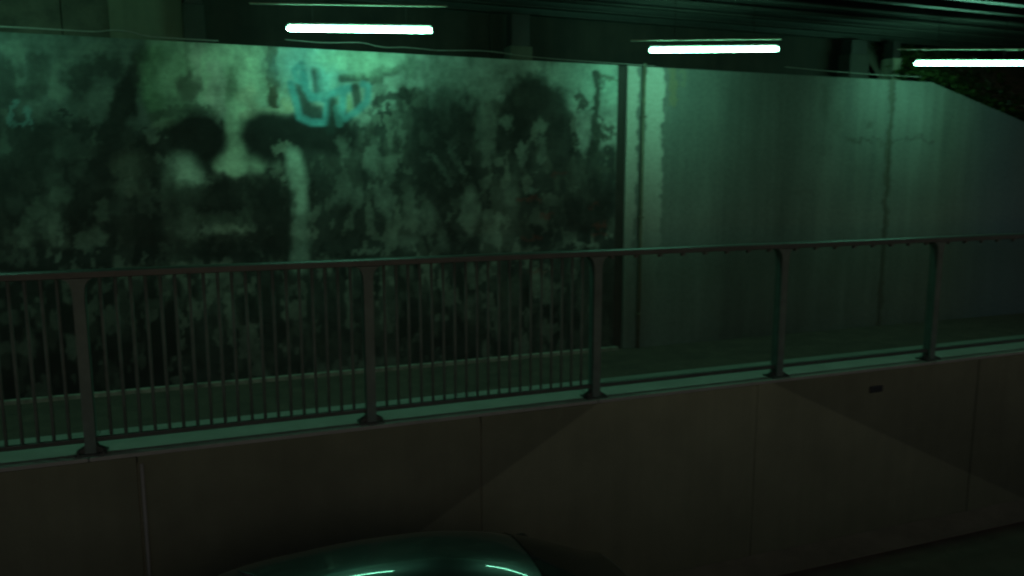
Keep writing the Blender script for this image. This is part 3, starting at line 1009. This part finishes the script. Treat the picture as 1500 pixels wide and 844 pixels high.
def car_build():
    xs_r = [-2.16, -2.08, -1.9, -1.6, -1.1, -0.45, 0.1, 0.55, 0.95, 1.5, 1.62]
    zs_r = [0.90, 0.94, 1.10, 1.40, 1.575, 1.62, 1.60, 1.50, 1.33, 1.02, 0.94]
    BELT = 0.92

    def h(x):
        return max(BELT + 0.012, np.interp(x, xs_r, zs_r))

    def hs(x):          # smoothed roof profile
        return np.mean([h(x + d) for d in np.linspace(-0.17, 0.17, 9)])

    def cab(x, q, off=0.0):
        """cabin surface: x along the car, q in 0..1 from the right belt line over the roof to the left one"""
        th = math.pi * q
        w = 0.80 - 0.05 * ((x + 0.2) / 1.5) ** 2
        H = hs(x) - BELT
        ct, st = math.cos(th), math.sin(th)
        e = 0.94
        yy = math.copysign(abs(ct) ** 0.75, ct) * w
        zz = BELT + H * st ** e
        # the sides lean in
        yy *= 1 - 0.20 * (zz - BELT) / 0.58
        return np.array((x, yy, zz))

    def patch(x0, x1, q0, q1, nx, nq, off):
        X = np.linspace(x0, x1, nx)
        Q = np.linspace(q0, q1, nq)
        V = np.array([[cab(x, min(max(q, 1e-4), 1 - 1e-4)) for q in Q] for x in X])
        if off:
            n = np.cross(np.gradient(V, axis=0), np.gradient(V, axis=1))
            n /= np.linalg.norm(n, axis=2, keepdims=True) + 1e-9
            ctr = np.array((-0.2, 0, 0.9))
            sg = np.sign(((V - ctr) * n).sum(2, keepdims=True))
            V = V + n * sg * off
        f = []
        for i in range(nx - 1):
            for j in range(nq - 1):
                f.append((i * nq + j, i * nq + j + 1, (i + 1) * nq + j + 1, (i + 1) * nq + j))
        return V.reshape(-1, 3) + CAR, f

    def patch_part(name, mat, *a, parent=car):
        v, f = patch(*a)
        g = G()
        g.v, g.f = [tuple(p) for p in v], f
        return g.make(name, mat, parent, smooth=True)

    patch_part('roof', paint, -2.1, 1.5, 0.0, 1.0, 70, 48, 0.0)
    patch_part('windscreen', glass, 0.62, 1.46, 0.20, 0.80, 16, 24, 0.005)
    patch_part('rear_window', glass, -1.80, -1.22, 0.22, 0.78, 14, 22, 0.005)
    for (q0, q1) in ((0.035, 0.185), (0.815, 0.965)):
        patch_part('side_window', glass, -0.28, 0.62, q0, q1, 16, 8, 0.005)
        patch_part('side_window', glass, -1.25, -0.36, q0, q1, 16, 8, 0.005)
    # lower body: rounded sections along the length
    st = [(-2.18, 0.60, 0.36, 0.80), (-2.10, 0.76, 0.24, 0.93), (-1.8, 0.84, 0.20, 0.95), (-1.0, 0.87, 0.19, 0.94), (0, 0.875, 0.19, 0.93), (1.0, 0.85, 0.19, 0.90), (1.4, 0.82, 0.20, 0.82), (1.75, 0.76, 0.22, 0.72), (1.92, 0.66, 0.28, 0.62), (1.98, 0.50, 0.36, 0.55)]
    K = 28
    g = G()
    for (x, w, z0, z1) in st:
        for j in range(K):
            th = 2 * math.pi * j / K
            cy, cz = math.cos(th), math.sin(th)
            g.v.append(tuple(CAR + np.array((x, math.copysign(abs(cy) ** 0.38, cy) * w, (z0 + z1) / 2 + math.copysign(abs(cz) ** 0.45, cz) * (z1 - z0) / 2))))
    for i in range(len(st) - 1):
        for j in range(K):
            j2 = (j + 1) % K
            g.f.append((i * K + j, i * K + j2, (i + 1) * K + j2, (i + 1) * K + j))
    g.f += [tuple(range(K)), tuple((len(st) - 1) * K + j for j in range(K))]
    g.make('body', paint, car, smooth=True)
    for wx in (-1.32, 1.32):
        for s in (-1, 1):
            cx = CAR + np.array((wx, s * 0.79, 0.315))
            w = G().tube([cx - (0, 0.10, 0), cx - (0, 0.085, 0), cx + (0, 0.085, 0), cx + (0, 0.10, 0)], [0.29, 0.315, 0.315, 0.29], 28).make('wheel', tyre, car, smooth=False)
            G().tube([cx + (0, s * 0.09, 0), cx + (0, s * 0.104, 0)], [0.205, 0.19], 24).make('rim', alloy, w)
    for s in (-1, 1):
        e = CAR + np.array((1.82, s * 0.58, 0.62))
        G().box(e[0] - 0.08, e[0] + 0.10, e[1] - 0.13, e[1] + 0.13, e[2] - 0.06, e[2] + 0.05).make('headlight', lens, car, bevel=0.03)
        e = CAR + np.array((-2.10, s * 0.66, 0.80))
        G().box(e[0] - 0.05, e[0] + 0.06, e[1] - 0.12, e[1] + 0.12, e[2] - 0.07, e[2] + 0.07).make('tail_light', red, car, bevel=0.02)
        e = CAR + np.array((0.98, s * 0.93, 1.0))
        G().box(e[0] - 0.06, e[0] + 0.06, e[1] - 0.10, e[1] + 0.10, e[2] - 0.06, e[2] + 0.06).make('mirror', paint, car, bevel=0.03)
        e = CAR + np.array((-0.35, s * 0.875, 0.80))
        G().box(e[0] - 0.10, e[0] + 0.06, e[1] - 0.012, e[1] + 0.012, e[2] - 0.015, e[2] + 0.015).make('door_handle', paint, car, bevel=0.006)
    # aerial at the back of the roof
    b = CAR + cab(-1.0, 0.5)
    G().tube([b - (0, 0, 0.01), b + (-0.05, 0, 0.03), b + (-0.11, 0, 0.07)], [0.03, 0.014, 0.004], 8).make('aerial', M['plastic'], car, smooth=True)


car_build()
